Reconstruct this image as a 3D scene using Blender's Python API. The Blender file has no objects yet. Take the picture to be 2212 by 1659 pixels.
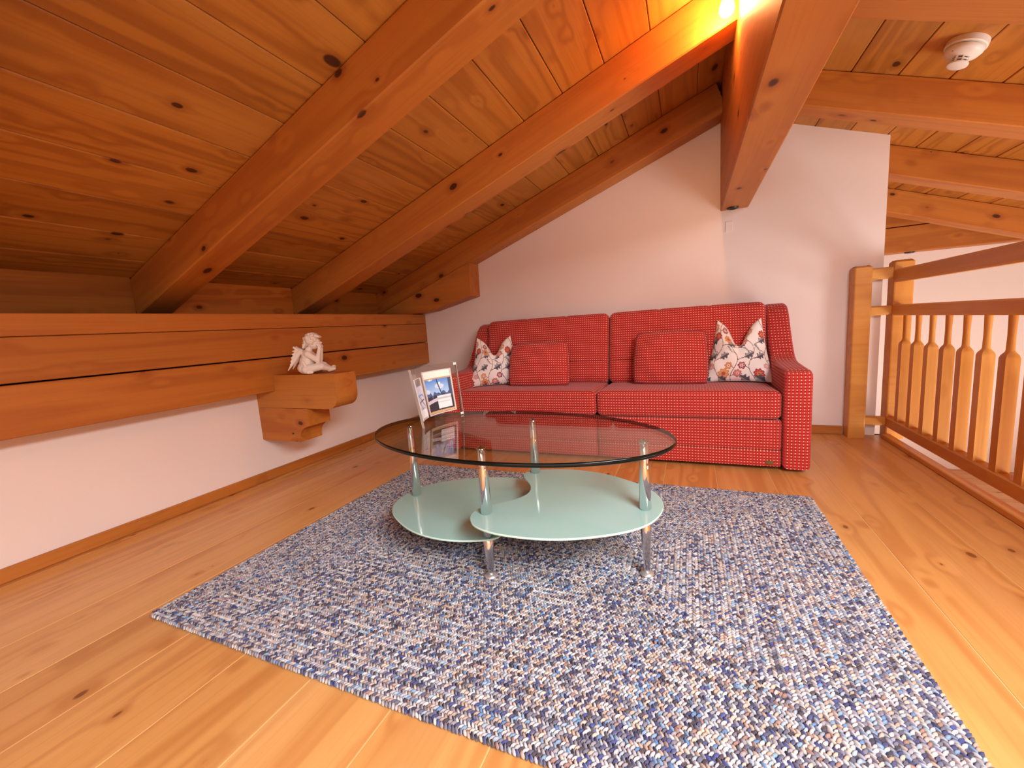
import bpy, bmesh, math, random
import numpy as np
from mathutils import Vector, Matrix, Quaternion

random.seed(7)
rng = np.random.default_rng(11)
SC = bpy.context.scene
COL = SC.collection

# ---------------------------------------------------------------- camera
cam_d = bpy.data.cameras.new('camera')
cam_d.sensor_fit = 'HORIZONTAL'
cam_d.sensor_width = 36.0
cam_d.lens = 889.67 / 2212 * 36.0
cam_d.clip_start = 0.05
cam = bpy.data.objects.new('camera', cam_d)
COL.objects.link(cam)
CR = Vector((0.91792648, 0.39108746, -0.06679503))
CD = Vector((-0.00751456, -0.15118744, -0.98847655))
CF = Vector((-0.39667935, 0.90785073, -0.13584011))
cam.matrix_world = Matrix(((CR.x, -CD.x, -CF.x, 0.0), (CR.y, -CD.y, -CF.y, 0.0),
                           (CR.z, -CD.z, -CF.z, 0.92), (0, 0, 0, 1)))
SC.camera = cam

# ---------------------------------------------------------------- world, daylight, exposure
wd = bpy.data.worlds.new('world')
SC.world = wd
wd.use_nodes = True
wd.node_tree.nodes['Background'].inputs[0].default_value = (0.75, 0.86, 1.0, 1)
wd.node_tree.nodes['Background'].inputs[1].default_value = 1.0
SC.view_settings.view_transform = 'Standard'
SC.view_settings.look = 'None'
SC.view_settings.gamma = 1.0
SC.view_settings.use_curve_mapping = False
SC.view_settings.exposure = 0.95
SC.cycles.use_denoising = True
SC.cycles.max_bounces = 7
SC.cycles.diffuse_bounces = 4
SC.cycles.glossy_bounces = 4
SC.cycles.transparent_max_bounces = 12
SC.cycles.use_adaptive_sampling = True
SC.cycles.adaptive_threshold = 0.04
SC.cycles.caustics_reflective = False
SC.cycles.caustics_refractive = False
SC.cycles.sample_clamp_indirect = 6.0


def area_light(name, loc, target, sx, sy, power, color):
    l = bpy.data.lights.new(name, 'AREA')
    l.shape = 'RECTANGLE'
    l.size, l.size_y, l.energy, l.color = sx, sy, power, color
    o = bpy.data.objects.new(name, l)
    COL.objects.link(o)
    o.location = loc
    o.rotation_euler = (Vector(target) - Vector(loc)).to_track_quat('-Z', 'Z').to_euler()
    return o


# daylight standing in the windows of the room (roof windows, front gable wall, stairwell wall)
DAY = (0.89, 0.95, 1.0)
for _y in (-.876, -.027):       # two roof windows in the right slope, behind the camera
    area_light('daylight_roof_window', (1.30, _y, 1.925), (1.30 - .365, _y, .925), .68, 1.15, 50, DAY)
area_light('daylight_front_window', (-0.1, -2.12, 1.3), (-0.1, 3.0, 0.75), 2.9, 1.25, 5, DAY)
area_light('daylight_stair_window', (4.33, 1.1, -0.85), (0.0, 1.5, 0.9), 3.8, 2.0, 200, DAY)


# ---------------------------------------------------------------- helpers
def s2l(r, g=None, b=None):
    if g is None:
        r, g, b = r
    f = lambda c: c / 12.92 if c <= 0.04045 else ((c + 0.055) / 1.055) ** 2.4
    return (f(r / 255), f(g / 255), f(b / 255), 1.0)


def link(o, parent=None):
    COL.objects.link(o)
    if parent is not None:
        o.parent = parent
    return o


def thing(name, label, cat, loc=(0, 0, 0), rot=(0, 0, 0), group=None, kind=None):
    o = bpy.data.objects.new(name, None)
    o.empty_display_size = 0.1
    o.location, o.rotation_euler = loc, rot
    link(o)
    return tag(o, label, cat, group, kind)


def tag(o, label=None, cat=None, group=None, kind=None):
    if label:
        o['label'] = label
    if cat:
        o['category'] = cat
    if group:
        o['group'] = group
    if kind:
        o['kind'] = kind
    return o


def obj(name, me, mat, parent=None, loc=(0, 0, 0), rot=(0, 0, 0), smooth=False):
    if isinstance(me, bmesh.types.BMesh):
        m = bpy.data.meshes.new(name)
        me.normal_update()
        me.to_mesh(m)
        me.free()
        me = m
    if mat is not None and not me.materials:
        for x in (mat if isinstance(mat, (list, tuple)) else [mat]):
            me.materials.append(x)
    if smooth:
        me.shade_smooth()
    o = bpy.data.objects.new(name, me)
    o.location, o.rotation_euler = loc, rot
    return link(o, parent)


def smooth_by_angle(me, deg=35):
    me.shade_smooth()
    try:
        me.set_sharp_from_angle(angle=math.radians(deg))
    except Exception:
        pass


def pydata(name, v, f):
    m = bpy.data.meshes.new(name)
    m.from_pydata([tuple(p) for p in v], [], f)
    m.update()
    return m


def bar_mesh(name, lx, ly, lz, ch=0.004):
    """bar along local X with chamfered long edges"""
    hy, hz, hx = ly / 2, lz / 2, lx / 2
    ch = min(ch, hy * .9, hz * .9)
    prof = [(-hy + ch, -hz), (hy - ch, -hz), (hy, -hz + ch), (hy, hz - ch), (hy - ch, hz), (-hy + ch, hz), (-hy, hz - ch), (-hy, -hz + ch)]
    v = [(-hx, a, b) for a, b in prof] + [(hx, a, b) for a, b in prof]
    f = [(i, (i + 1) % 8, (i + 1) % 8 + 8, i + 8) for i in range(8)]
    f = [t[::-1] for t in f] + [tuple(range(8)), tuple(range(15, 7, -1))]
    m = pydata(name, v, f)
    bm = bmesh.new()
    bm.from_mesh(m)
    bmesh.ops.recalc_face_normals(bm, faces=bm.faces[:])
    bm.to_mesh(m)
    bm.free()
    return m


def bm_box(bm, c, s):
    r = bmesh.ops.create_cube(bm, size=1.0)
    bmesh.ops.scale(bm, vec=s, verts=r['verts'])
    bmesh.ops.translate(bm, vec=c, verts=r['verts'])
    return r['verts']


def box(name, lo, hi, mat, parent=None, bevel=0.0, seg=2):
    bm = bmesh.new()
    c = [(a + b) / 2 for a, b in zip(lo, hi)]
    s = [b - a for a, b in zip(lo, hi)]
    bm_box(bm, (0, 0, 0), s)
    if bevel:
        bmesh.ops.bevel(bm, geom=bm.edges[:] + bm.verts[:], offset=bevel, segments=seg, affect='EDGES', profile=.5)
    o = obj(name, bm, mat, parent, c)
    if bevel and seg > 1:
        smooth_by_angle(o.data)
    return o


def beam_x(name, p0, p1, ly, lz, mat, parent=None, ch=0.004):
    """chamfered bar whose long axis runs from p0 to p1, local z kept upright"""
    p0, p1 = Vector(p0), Vector(p1)
    d = p1 - p0
    L = d.length
    X = d.normalized()
    up = Vector((0, 0, 1)) if abs(X.z) < .95 else Vector((1, 0, 0))
    Y = up.cross(X).normalized()
    Z = X.cross(Y)
    R = Matrix((X, Y, Z)).transposed()
    return obj(name, bar_mesh(name, L, ly, lz, ch), mat, parent, (p0 + p1) / 2, R.to_euler())


def extrude_poly(pts, axis, lo, hi):
    """bmesh prism of a polygon (2D pts) extruded along axis 'x','y' or 'z'"""
    bm = bmesh.new()
    def mk(a, b, c):
        return {'x': (c, a, b), 'y': (a, c, b), 'z': (a, b, c)}[axis]
    v0 = [bm.verts.new(mk(a, b, lo)) for a, b in pts]
    v1 = [bm.verts.new(mk(a, b, hi)) for a, b in pts]
    n = len(pts)
    bm.faces.new(v0)
    bm.faces.new(v1[::-1])
    for i in range(n):
        bm.faces.new((v0[i], v0[(i + 1) % n], v1[(i + 1) % n], v1[i]))
    bmesh.ops.recalc_face_normals(bm, faces=bm.faces[:])
    return bm


def lathe(prof, n=24, cap=True):
    """revolve list of (r,z) about z"""
    v, f = [], []
    for r, z in prof:
        for k in range(n):
            a = 2 * math.pi * k / n
            v.append((r * math.cos(a), r * math.sin(a), z))
    for i in range(len(prof) - 1):
        for k in range(n):
            f.append((i * n + k, i * n + (k + 1) % n, (i + 1) * n + (k + 1) % n, (i + 1) * n + k))
    if cap:
        f.append(tuple(range(n - 1, -1, -1)))
        f.append(tuple(range((len(prof) - 1) * n, len(prof) * n)))
    return v, f


def lathe_mesh(name, prof, n=24):
    m = pydata(name, *lathe(prof, n))
    smooth_by_angle(m, 40)
    return m


def tube_mesh(name, pts, r, n=8):
    v, f = [], []
    pts = [Vector(p) for p in pts]
    rs = r if isinstance(r, (list, tuple)) else [r] * len(pts)
    for i, p in enumerate(pts):
        d = (pts[min(i + 1, len(pts) - 1)] - pts[max(i - 1, 0)]).normalized()
        a = Vector((0, 0, 1)) if abs(d.z) < .9 else Vector((1, 0, 0))
        u = d.cross(a).normalized()
        w = d.cross(u)
        for k in range(n):
            t = 2 * math.pi * k / n
            v.append(p + (u * math.cos(t) + w * math.sin(t)) * rs[i])
    for i in range(len(pts) - 1):
        for k in range(n):
            f.append((i * n + k, i * n + (k + 1) % n, (i + 1) * n + (k + 1) % n, (i + 1) * n + k))
    f.append(tuple(range(n - 1, -1, -1)))
    f.append(tuple(range((len(pts) - 1) * n, len(pts) * n)))
    m = pydata(name, v, f)
    smooth_by_angle(m, 50)
    return m


# ---------------------------------------------------------------- materials
class NT:
    def __init__(self, name):
        self.m = bpy.data.materials.new(name)
        self.m.use_nodes = True
        self.t = self.m.node_tree
        self.t.nodes.clear()
        self.out = self.t.nodes.new('ShaderNodeOutputMaterial')

    def n(self, typ, **kw):
        nd = self.t.nodes.new(typ)
        for k, v in kw.items():
            if k.startswith('i_'):
                key = k[2:]
                key = int(key) if key.isdigit() else key.replace('_', ' ')
                self.set(nd.inputs[key], v)
            else:
                setattr(nd, k, v)
        return nd

    def set(self, sock, v):
        if isinstance(v, bpy.types.NodeSocket):
            self.t.links.new(v, sock)
        else:
            sock.default_value = v

    def math(self, op, a, b=None, c=None, clamp=False):
        nd = self.n('ShaderNodeMath', operation=op, use_clamp=clamp)
        for i, x in enumerate((a, b, c)):
            if x is not None:
                self.set(nd.inputs[i], x)
        return nd.outputs[0]

    def vmul(self, v, s):
        nd = self.n('ShaderNodeVectorMath', operation='MULTIPLY')
        self.set(nd.inputs[0], v)
        self.set(nd.inputs[1], s)
        return nd.outputs[0]

    def vadd(self, v, s):
        nd = self.n('ShaderNodeVectorMath', operation='ADD')
        self.set(nd.inputs[0], v)
        self.set(nd.inputs[1], s)
        return nd.outputs[0]

    def mix(self, f, a, b, blend='MIX'):
        nd = self.n('ShaderNodeMix', data_type='RGBA', blend_type=blend)
        self.set(nd.inputs[0], f)
        self.set(nd.inputs[6], a)
        self.set(nd.inputs[7], b)
        return nd.outputs[2]

    def noise(self, v, scale=1.0, detail=2.0, rough=.5, dist=0.0):
        nd = self.n('ShaderNodeTexNoise')
        self.set(nd.inputs['Vector'], v)
        nd.inputs['Scale'].default_value = scale
        nd.inputs['Detail'].default_value = detail
        nd.inputs['Roughness'].default_value = rough
        nd.inputs['Distortion'].default_value = dist
        return nd.outputs[0]

    def step(self, x, lo, hi):
        nd = self.n('ShaderNodeMapRange', interpolation_type='SMOOTHSTEP')
        self.set(nd.inputs[0], x)
        nd.inputs[1].default_value = lo
        nd.inputs[2].default_value = hi
        return nd.outputs[0]

    def bump(self, h, strength=.2, dist=.002):
        nd = self.n('ShaderNodeBump')
        nd.inputs['Strength'].default_value = strength
        nd.inputs['Distance'].default_value = dist
        self.set(nd.inputs['Height'], h)
        return nd.outputs[0]

    def pbr(self, color, rough=.5, metal=0.0, normal=None, spec=None, **kw):
        p = self.n('ShaderNodeBsdfPrincipled')
        self.set(p.inputs['Base Color'], color)
        self.set(p.inputs['Roughness'], rough)
        p.inputs['Metallic'].default_value = metal
        if normal is not None:
            self.set(p.inputs['Normal'], normal)
        if spec is not None:
            p.inputs['Specular IOR Level'].default_value = spec
        for k, v in kw.items():
            self.set(p.inputs[k.replace('_', ' ')], v)
        self.t.links.new(p.outputs[0], self.out.inputs[0])
        return p


def plain(name, rgb, rough=.5, metal=0.0, spec=None, **kw):
    t = NT(name)
    t.pbr(s2l(rgb), rough, metal, spec=spec, **kw)
    return t.m


def wood(name, base, dark, light, knot, rough=.45, vary=.14, ring=7.0, knots=(4.6, 8.0, 8.0), kr=.13, contrast=.62, spec=.35):
    t = NT(name)
    tc = t.n('ShaderNodeTexCoord').outputs['Object']
    rnd = t.n('ShaderNodeObjectInfo').outputs['Random']
    cmb = t.n('ShaderNodeCombineXYZ')
    t.set(cmb.inputs[0], t.math('MULTIPLY', rnd, 91.0))
    t.set(cmb.inputs[1], t.math('MULTIPLY', rnd, 37.0))
    t.set(cmb.inputs[2], t.math('MULTIPLY', rnd, 53.0))
    v = t.vadd(tc, cmb.outputs[0])
    vo = t.n('ShaderNodeTexVoronoi', feature='F1')
    warp = t.n('ShaderNodeTexNoise')
    t.set(warp.inputs['Vector'], v)
    warp.inputs['Scale'].default_value = 9
    vv = t.vadd(t.vmul(v, knots), t.vmul(warp.outputs['Color'], (.10, .10, .10)))
    t.set(vo.inputs['Vector'], vv)
    vo.inputs['Scale'].default_value = 1.0
    d = vo.outputs['Distance']
    sep = t.n('ShaderNodeSeparateColor')
    t.set(sep.inputs[0], vo.outputs['Color'])
    rad = t.math('MULTIPLY_ADD', t.math('POWER', sep.outputs[0], 2.2), kr * 1.25, .022)
    dk = t.math('DIVIDE', d, rad)
    kcore = t.math('SUBTRACT', 1.0, t.step(dk, .75, 1.1), clamp=True)
    khalo = t.math('SUBTRACT', 1.0, t.step(dk, .9, 2.6), clamp=True)
    swirl = t.math('SUBTRACT', 1.0, t.step(d, .0, .42), clamp=True)
    n1 = t.noise(t.vmul(v, (.42, 6.0, 6.0)), 1.0, 2.5, .45, .3)
    rv = t.math('ADD', t.math('MULTIPLY', n1, ring), t.math('MULTIPLY', swirl, .75))
    rings = t.math('PINGPONG', rv, .5)
    rings = t.step(rings, .02, .40)
    fine = t.noise(t.vmul(v, (2.2, 85, 85)), 1.0, 2, .6)
    tone = t.noise(t.vmul(v, (.35, 2.6, 2.6)), 1.0, 2, .5)
    c = t.mix(t.math('MULTIPLY', t.math('SUBTRACT', 1.0, rings), contrast), s2l(base), s2l(dark))
    c = t.mix(t.math('MULTIPLY', t.step(tone, .42, .72), .65), c, s2l(light))
    c = t.mix(t.math('MULTIPLY', t.step(fine, .45, .75), .22), c, s2l(dark))
    c = t.mix(t.math('MULTIPLY', khalo, .55), c, s2l(dark))
    c = t.mix(t.math('MULTIPLY', kcore, .92), c, s2l(knot))
    br = t.math('MULTIPLY_ADD', rnd, vary * 2, 1.0 - vary)
    hs = t.n('ShaderNodeHueSaturation')
    t.set(hs.inputs['Color'], c)
    t.set(hs.inputs['Value'], br)
    t.pbr(hs.outputs[0], rough, normal=t.bump(fine, .22, .0008), spec=spec)
    return t.m


M_CEIL = wood('ceiling_pine', (190, 122, 48), (150, 84, 28), (202, 138, 64), (62, 27, 14), .5, vary=.10)
M_BEAM = wood('beam_spruce', (188, 112, 42), (152, 76, 26), (200, 130, 58), (60, 25, 12), .5, vary=.07, ring=5.0, contrast=.42)
M_FLOOR = wood('floor_larch', (216, 156, 88), (188, 120, 60), (228, 176, 112), (128, 74, 38), .33, vary=.06, ring=6.0, kr=.08, contrast=.6, spec=.45)
M_RAIL = wood('railing_pine', (210, 142, 62), (184, 110, 42), (222, 162, 84), (150, 88, 40), .38, vary=.05, ring=5.0, kr=.03, contrast=.35)
M_SEAM = plain('floor_seam_pale', (226, 186, 128), .6)
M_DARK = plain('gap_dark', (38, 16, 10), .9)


def plaster(name, rgb):
    t = NT(name)
    tc = t.n('ShaderNodeTexCoord').outputs['Object']
    a = t.noise(tc, 140.0, 3, .6)
    b = t.noise(tc, 1.3, 2, .5)
    c = t.mix(t.step(b, .3, .7), s2l(rgb), s2l([x * .985 for x in rgb]))
    t.pbr(c, .92, normal=t.bump(a, .12, .002), spec=.15)
    return t.m


M_WALL = plaster('wall_plaster', (242, 226, 216))
M_WHITE = plain('white_plastic', (236, 226, 216), .45)
M_CHROME = plain('chrome', (225, 225, 226), .07, 1.0)
M_SATIN = plain('satin_steel', (222, 220, 216), .30, .75)
M_BLACK = plain('black_metal', (22, 20, 20), .4)


def glass_thin(name, tint, spec_boost=1.0, rough=.0):
    t = NT(name)
    tr = t.n('ShaderNodeBsdfTransparent')
    tr.inputs[0].default_value = s2l(tint)
    gl = t.n('ShaderNodeBsdfGlossy')
    gl.inputs['Roughness'].default_value = rough
    lw = t.n('ShaderNodeLayerWeight')
    lw.inputs[0].default_value = .5
    fr = t.math('MULTIPLY_ADD', t.math('POWER', lw.outputs['Facing'], 5.0), .96, .04)
    mx = t.n('ShaderNodeMixShader')
    t.set(mx.inputs[0], t.math('MULTIPLY', fr, spec_boost, clamp=True))
    t.set(mx.inputs[1], tr.outputs[0])
    t.set(mx.inputs[2], gl.outputs[0])
    t.t.links.new(mx.outputs[0], t.out.inputs[0])
    return t.m


M_GLASS = glass_thin('clear_glass', (244, 248, 245))
M_ACRYL = glass_thin('acrylic', (250, 249, 247))
M_RIM = plain('glass_rim_dark_green', (6, 14, 12), .12, spec=.3)


def frosted():
    t = NT('frosted_glass')
    t.pbr(s2l(164, 204, 194), .09, spec=.6)
    return t.m


M_FROST = frosted()
M_FROSTRIM = plain('frosted_glass_rim', (196, 228, 210), .2)


def attr_mat(name, rough=.8, sheen=0.0, bump=None, spec=.2, gain=None):
    t = NT(name)
    a = t.n('ShaderNodeAttribute', attribute_name='Col')
    nrm = None
    if bump:
        tc = t.n('ShaderNodeTexCoord').outputs['Object']
        nrm = t.bump(t.noise(tc, bump, 2, .5), .25, .001)
    t.pbr(a.outputs['Color'], rough, normal=nrm, spec=spec, Sheen_Weight=sheen)
    return t.m


M_YARN = attr_mat('yarn', .95, spec=.05)
M_PRINT = attr_mat('printed_cotton', .85, bump=400.0, spec=.1)
M_PHOTO = attr_mat('photo_print', .35, spec=.4)


def upholstery(name, pu, pv):
    t = NT(name)
    uv = t.n('ShaderNodeUVMap')
    sp = t.n('ShaderNodeSeparateXYZ')
    t.set(sp.inputs[0], uv.outputs[0])
    fu = t.math('FRACT', t.math('DIVIDE', sp.outputs[0], pu))
    fv = t.math('FRACT', t.math('DIVIDE', sp.outputs[1], pv))
    du = t.math('ABSOLUTE', t.math('SUBTRACT', fu, .5))
    dv = t.math('ABSOLUTE', t.math('SUBTRACT', fv, .5))
    dot = t.math('MULTIPLY', t.math('SUBTRACT', 1.0, t.step(du, .10, .20)), t.math('SUBTRACT', 1.0, t.step(dv, .13, .24)))
    band = t.step(du, .22, .34)          # warp bars between the dots
    groove = t.step(dv, .34, .46)        # weft grooves
    nz = t.noise(t.vmul(uv.outputs[0], (900, 900, 900)), 1.0, 1, .5)
    c = t.mix(band, s2l(164, 28, 30), s2l(202, 58, 55))
    c = t.mix(t.math('MULTIPLY', groove, .7), c, s2l(150, 26, 26))
    c = t.mix(t.math('MULTIPLY', nz, .35), c, s2l(196, 60, 50))
    c = t.mix(t.math('MULTIPLY', dot, .9), c, s2l(250, 196, 160))
    h = t.math('ADD', t.math('MULTIPLY', dot, .7), t.math('SUBTRACT', band, groove))
    t.pbr(c, .9, normal=t.bump(h, .35, .002), spec=.12, Sheen_Weight=.15)
    return t.m


M_SOFA = upholstery('sofa_fabric', .0165, .0175)
M_SOFA_ARM = upholstery('sofa_arm_fabric', .0185, .018)
M_SEAMRED = plain('seam_dark_red', (120, 22, 24), .9)

# ---------------------------------------------------------------- the setting
TL = 0.365                       # roof slope (tangent)
ZL, ZLU = 2.415, 2.20            # left slope: boards / rafter undersides at x = 0
ZR, ZRU = 2.41, 2.222            # right slope
YB = 3.58                        # back wall
YF = -2.2                        # front wall
XL = -2.66                       # left wall
cosT = 1 / math.sqrt(1 + TL * TL)

# floor: slab + planks running front to back
fl = box('floor', (XL - .2, YF - .1, -.26), (1.275, YB + .12, -.0225), M_DARK)
tag(fl, 'honey-coloured wide plank floor of the loft', None, kind='structure')
seam_part = box('seam_filler', (XL, YF, -.0224), (1.2745, YB, -.0012), M_SEAM, fl)
seam_part.location -= fl.location
PW = .2743
edges = [-.689 + PW * k for k in range(-9, 9)]
edges = [e for e in edges if XL + .05 < e < 1.2]
edges = [XL] + edges + [1.274]
for a, b in zip(edges[:-1], edges[1:]):
    w = b - a - .0026
    p = beam_x('floor_plank', ((a + b) / 2, YF, -.011), ((a + b) / 2, YB, -.011), w, .022, M_FLOOR, None, .0012)
    p.parent = fl
    p.location -= fl.location

# left knee wall, back wall, front wall, stairwell walls
wl = box('wall_left', (XL - .14, YF, -.02), (XL, YB, .80), M_WALL)
tag(wl, 'low white plaster knee wall under the beams', kind='structure')
wb = obj('wall_back', extrude_poly([(-3.02, -.02), (1.19, -.02), (1.19, ZR - TL * 1.19), (.34, ZR - TL * .34), (.30, ZL + TL * .30), (-3.02, ZL - TL * 3.02)], 'y', YB, YB + .12), M_WALL)
tag(wb, 'white plaster gable wall behind the red sofa', kind='structure')
WX0, WX1, WZ0, WZ1 = -1.55, 1.35, .68, 1.92
for k, (x0, x1, z0, z1) in enumerate([(-3.02, WX0, -.02, 2.75), (WX1, 4.4, -2.6, 2.75), (WX0, WX1, -.02, WZ0), (WX0, WX1, WZ1, 2.75)]):
    w = box('wall_front' if k == 0 else 'wall_front.%03d' % k, (x0, YF - .15, z0), (x1, YF, z1), M_WALL)
    tag(w, 'plaster of the front gable wall around its window', kind='structure')
wn = thing('window_1', 'wide white window in the front gable wall', None, (0, YF - .06, 0), kind='structure')
for x0, x1, z0, z1 in [(WX0, WX1, WZ0, WZ0 + .06), (WX0, WX1, WZ1 - .06, WZ1), (WX0, WX0 + .06, WZ0 + .06, WZ1 - .06), (WX1 - .06, WX1, WZ0 + .06, WZ1 - .06)]:
    box('window_frame', (x0, -.03, z0), (x1, .03, z1), M_WHITE, wn)
for k, yc in enumerate((-.876, -.027)):
    wk = thing('window_%d' % (k + 2), 'white roof window in the right slope', None, (1.30, yc, ZR - TL * 1.30 - .012), (0, math.atan(TL), 0), kind='structure')
    for x0, x1, y0, y1 in [(-.62, -.57, -.35, .35), (.57, .62, -.35, .35), (-.57, .57, -.35, -.325), (-.57, .57, .325, .35)]:
        box('window_frame', (x0, y0, -.012), (x1, y1, .010), M_WHITE, wk)
wr = box('wall_right', (4.4, YF - .15, -2.6), (4.52, 5.3, 1.0), M_WALL)
tag(wr, 'plaster wall on the far side of the stairwell', kind='structure')
wf = obj('wall_far', extrude_poly([(1.0, -2.6), (4.4, -2.6), (4.4, .82), (1.0, ZR - TL)], 'y', 5.2, 5.32), M_WALL)
tag(wf, 'pink-white plaster wall seen beyond the railing', kind='structure')
ws = box('wall_stair_side', (1.10, YB + .12, -2.6), (1.19, 5.2, 1.97), M_WALL)
tag(ws, 'plaster return wall behind the gable wall corner', kind='structure')
wu = box('wall_stair_below', (1.15, YF, -2.6), (1.27, YB + .12, -.262), M_WALL)
tag(wu, 'plaster wall below the loft floor edge', kind='structure')
lf = box('floor_lower', (1.19, YF, -2.72), (4.4, 5.2, -2.6), M_FLOOR)
tag(lf, 'wooden floor at the bottom of the stairwell', kind='structure')
ld = box('floor_landing', (1.19, 4.02, -.93), (4.4, 5.2, -.752), M_DARK)
tag(ld, 'wooden stair landing seen under the railing', kind='structure')
for k in range(6):
    y = 4.02 + (k + .5) * .1966
    p = beam_x('floor_plank', (1.19, y, -.741), (4.4, y, -.741), .194, .022, M_FLOOR, None, .001)
    p.parent = ld
    p.location -= ld.location

# baseboards
for nm, p0, p1, lab in [('baseboard_left', (XL + .01, YF, .031), (XL + .01, YB - .02, .031), 'narrow wooden baseboard along the knee wall'),
                        ('baseboard_back', (XL + .02, YB - .009, .031), (1.0, YB - .009, .031), 'narrow wooden baseboard along the gable wall')]:
    o = beam_x(nm, p0, p1, .02 if 'left' in nm else .018, .062, M_BEAM, None, .004)
    tag(o, lab, kind='structure')


# ceilings: deck + boards
def slope_pt(side, x, off=0.0):
    z = (ZL + TL * x) if side < 0 else (ZR - TL * x)
    nx, nz = (-TL * cosT, cosT) if side < 0 else (TL * cosT, cosT)
    return (x + nx * off, z + nz * off)


def ceiling(name, side, xs, y0, y1, label):
    a, b = slope_pt(side, xs[0], .021), slope_pt(side, xs[-1], .021)
    c, d = slope_pt(side, xs[-1], .06), slope_pt(side, xs[0], .06)
    o = obj(name, extrude_poly([a, b, c, d], 'y', y0, y1), M_DARK)
    tag(o, label, kind='structure')
    for x0, x1 in zip(xs[:-1], xs[1:]):
        (ax, az), (bx, bz) = slope_pt(side, x0), slope_pt(side, x1)
        w = math.hypot(bx - ax, bz - az) - .0030
        cx, cz = slope_pt(side, (x0 + x1) / 2, .010)
        me = bar_mesh('ceiling_board', y1 - y0, w, .02, .0036)
        ang = -math.atan(TL) if side < 0 else math.atan(TL)
        R = Matrix.Rotation(ang, 4, 'Y') @ Matrix.Rotation(math.pi / 2, 4, 'Z')
        obj('ceiling_board', me, M_CEIL, o, (cx, (y0 + y1) / 2, cz), R.to_euler())
    return o


xsL = [-2.93, -2.75, -2.52, -2.285, -2.048, -1.81, -1.576, -1.342, -1.107, -.872, -.637, -.404, -.171, .063, .250]
ceiling('ceiling_left', -1, xsL, YF - .1, YB + .1, 'sloping pine board ceiling over the sofa side')
xsR = [.36, .588, .785, .979, 1.176, 1.37, 1.566, 1.76, 1.955, 2.15, 2.345, 2.54, 2.735, 2.93, 3.3, 3.7, 4.1, 4.4]
ceiling('ceiling_right', 1, xsR, YF - .1, 5.3, 'sloping pine board ceiling over the stairwell')

# vertical infill boards between the rafters above the top wall beam
YRAF = [(.335, .505), (1.372, 1.540), (2.418, 2.592), (3.405, 3.58)]
g = 'infill boards between the rafters'
spans = [(YF, .335), (.505, 1.372), (1.54, 2.418), (2.592, 3.405)]
wi = thing('wall_infill', 'row of upright pine boards closing the eaves between the rafters', None, (-2.94, 0, 1.11), kind='structure')
for y0, y1 in spans:
    beam_x('infill_board', (0, y0 + .001, .13), (0, y1 - .001, .13), .02, .262, M_CEIL, wi, .002)

# ---------------------------------------------------------------- timber frame
raf_labels = {1: 'broad pine rafter nearest the camera, crossing the left ceiling',
              2: 'pine rafter lit orange by the glowing lamp at its top end',
              3: 'pine rafter running up along the white gable wall'}
for k, (y0, y1) in enumerate(YRAF):
    dz = (ZL - ZLU)
    xm0, xm1 = -2.955, .212
    zc = lambda x: (ZL + ZLU) / 2 - .001 + TL * x
    yc = (y0 + y1) / 2
    o = beam_x('rafter', (xm0, yc, zc(xm0)), (xm1, yc, zc(xm1)), y1 - y0, dz * cosT - .001, M_BEAM, None, .006)
    tag(o, raf_labels.get(k, 'pine rafter directly above the camera on the left ceiling'), 'rafter', 'rafters of the left slope')

raf_r = {0: 'pine rafter at the upper right, next to the smoke detector',
         1: 'pale pine rafter between the smoke detector and the gable wall corner',
         2: 'pine rafter behind the gable wall corner over the stairwell',
         3: 'dark pine rafter at the far end of the stairwell ceiling'}
YR = [(2.032, 2.169), (2.888, 3.024), (3.715, 3.86), (4.56, 4.70), (1.18, 1.315)]
for k, (y0, y1) in enumerate(YR):
    xm0, xm1 = .402, 4.398
    zc = lambda x: (ZR + ZRU) / 2 - .001 - TL * x
    yc = (y0 + y1) / 2
    o = beam_x('rafter', (xm0, yc, zc(xm0)), (xm1, yc, zc(xm1)), y1 - y0, (ZR - ZRU) * cosT - .001, M_BEAM, None, .005)
    tag(o, raf_r.get(k, 'pine rafter above the railing, nearer than the smoke detector'), 'rafter', 'rafters of the right slope')

# ridge beam
o = beam_x('ridge_beam', (.3085, YF, 2.10), (.3085, YB, 2.10), .183, .862, M_BEAM, None, .006)
tag(o, 'massive pine ridge beam running into the gable wall', 'beam')

# three stacked wall beams on the left
for z0, z1, lab in [(1.0175, 1.110, 'thin uppermost of the three stacked wall beams on the left'),
                    (.833, 1.0150, 'middle of the three stacked wall beams, above the dark gap'),
                    (.614, .8255, 'lowest of the three stacked wall beams, above the white knee wall')]:
    o = beam_x('wall_beam', (-2.57, YF, (z0 + z1) / 2), (-2.57, YB, (z0 + z1) / 2), .18, z1 - z0, M_BEAM, None, .003)
    tag(o, lab, 'beam', 'stacked wall beams')
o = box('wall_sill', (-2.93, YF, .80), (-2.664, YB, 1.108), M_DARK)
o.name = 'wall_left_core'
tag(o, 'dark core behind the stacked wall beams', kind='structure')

o = box('eaves_light_block', (-3.12, YF, .6), (-2.965, YB + .1, 1.60), M_DARK)  # unseen box, added to keep outside light from leaking past the rafter feet
tag(o, 'dark box added behind the rafter feet to stop light leaks', kind='structure')
# bracket timber below the rafter at the gable wall
o = obj('rafter_bracket', extrude_poly([(-2.925, 1.1125), (-2.55, 1.1125), (-2.30, 1.128), (-1.835, 1.232), (-1.83, 1.528), (-2.925, 1.128)], 'y', 3.392, 3.579), M_BEAM)
tag(o, 'short wedge-shaped timber under the rafter in the back corner', 'bracket')

# corbel: two stacked beam ends with profiled noses
cb = thing('corbel', 'stepped wooden corbel sticking out of the left wall below the cherub', 'corbel', (XL, 1.905, .28))


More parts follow.
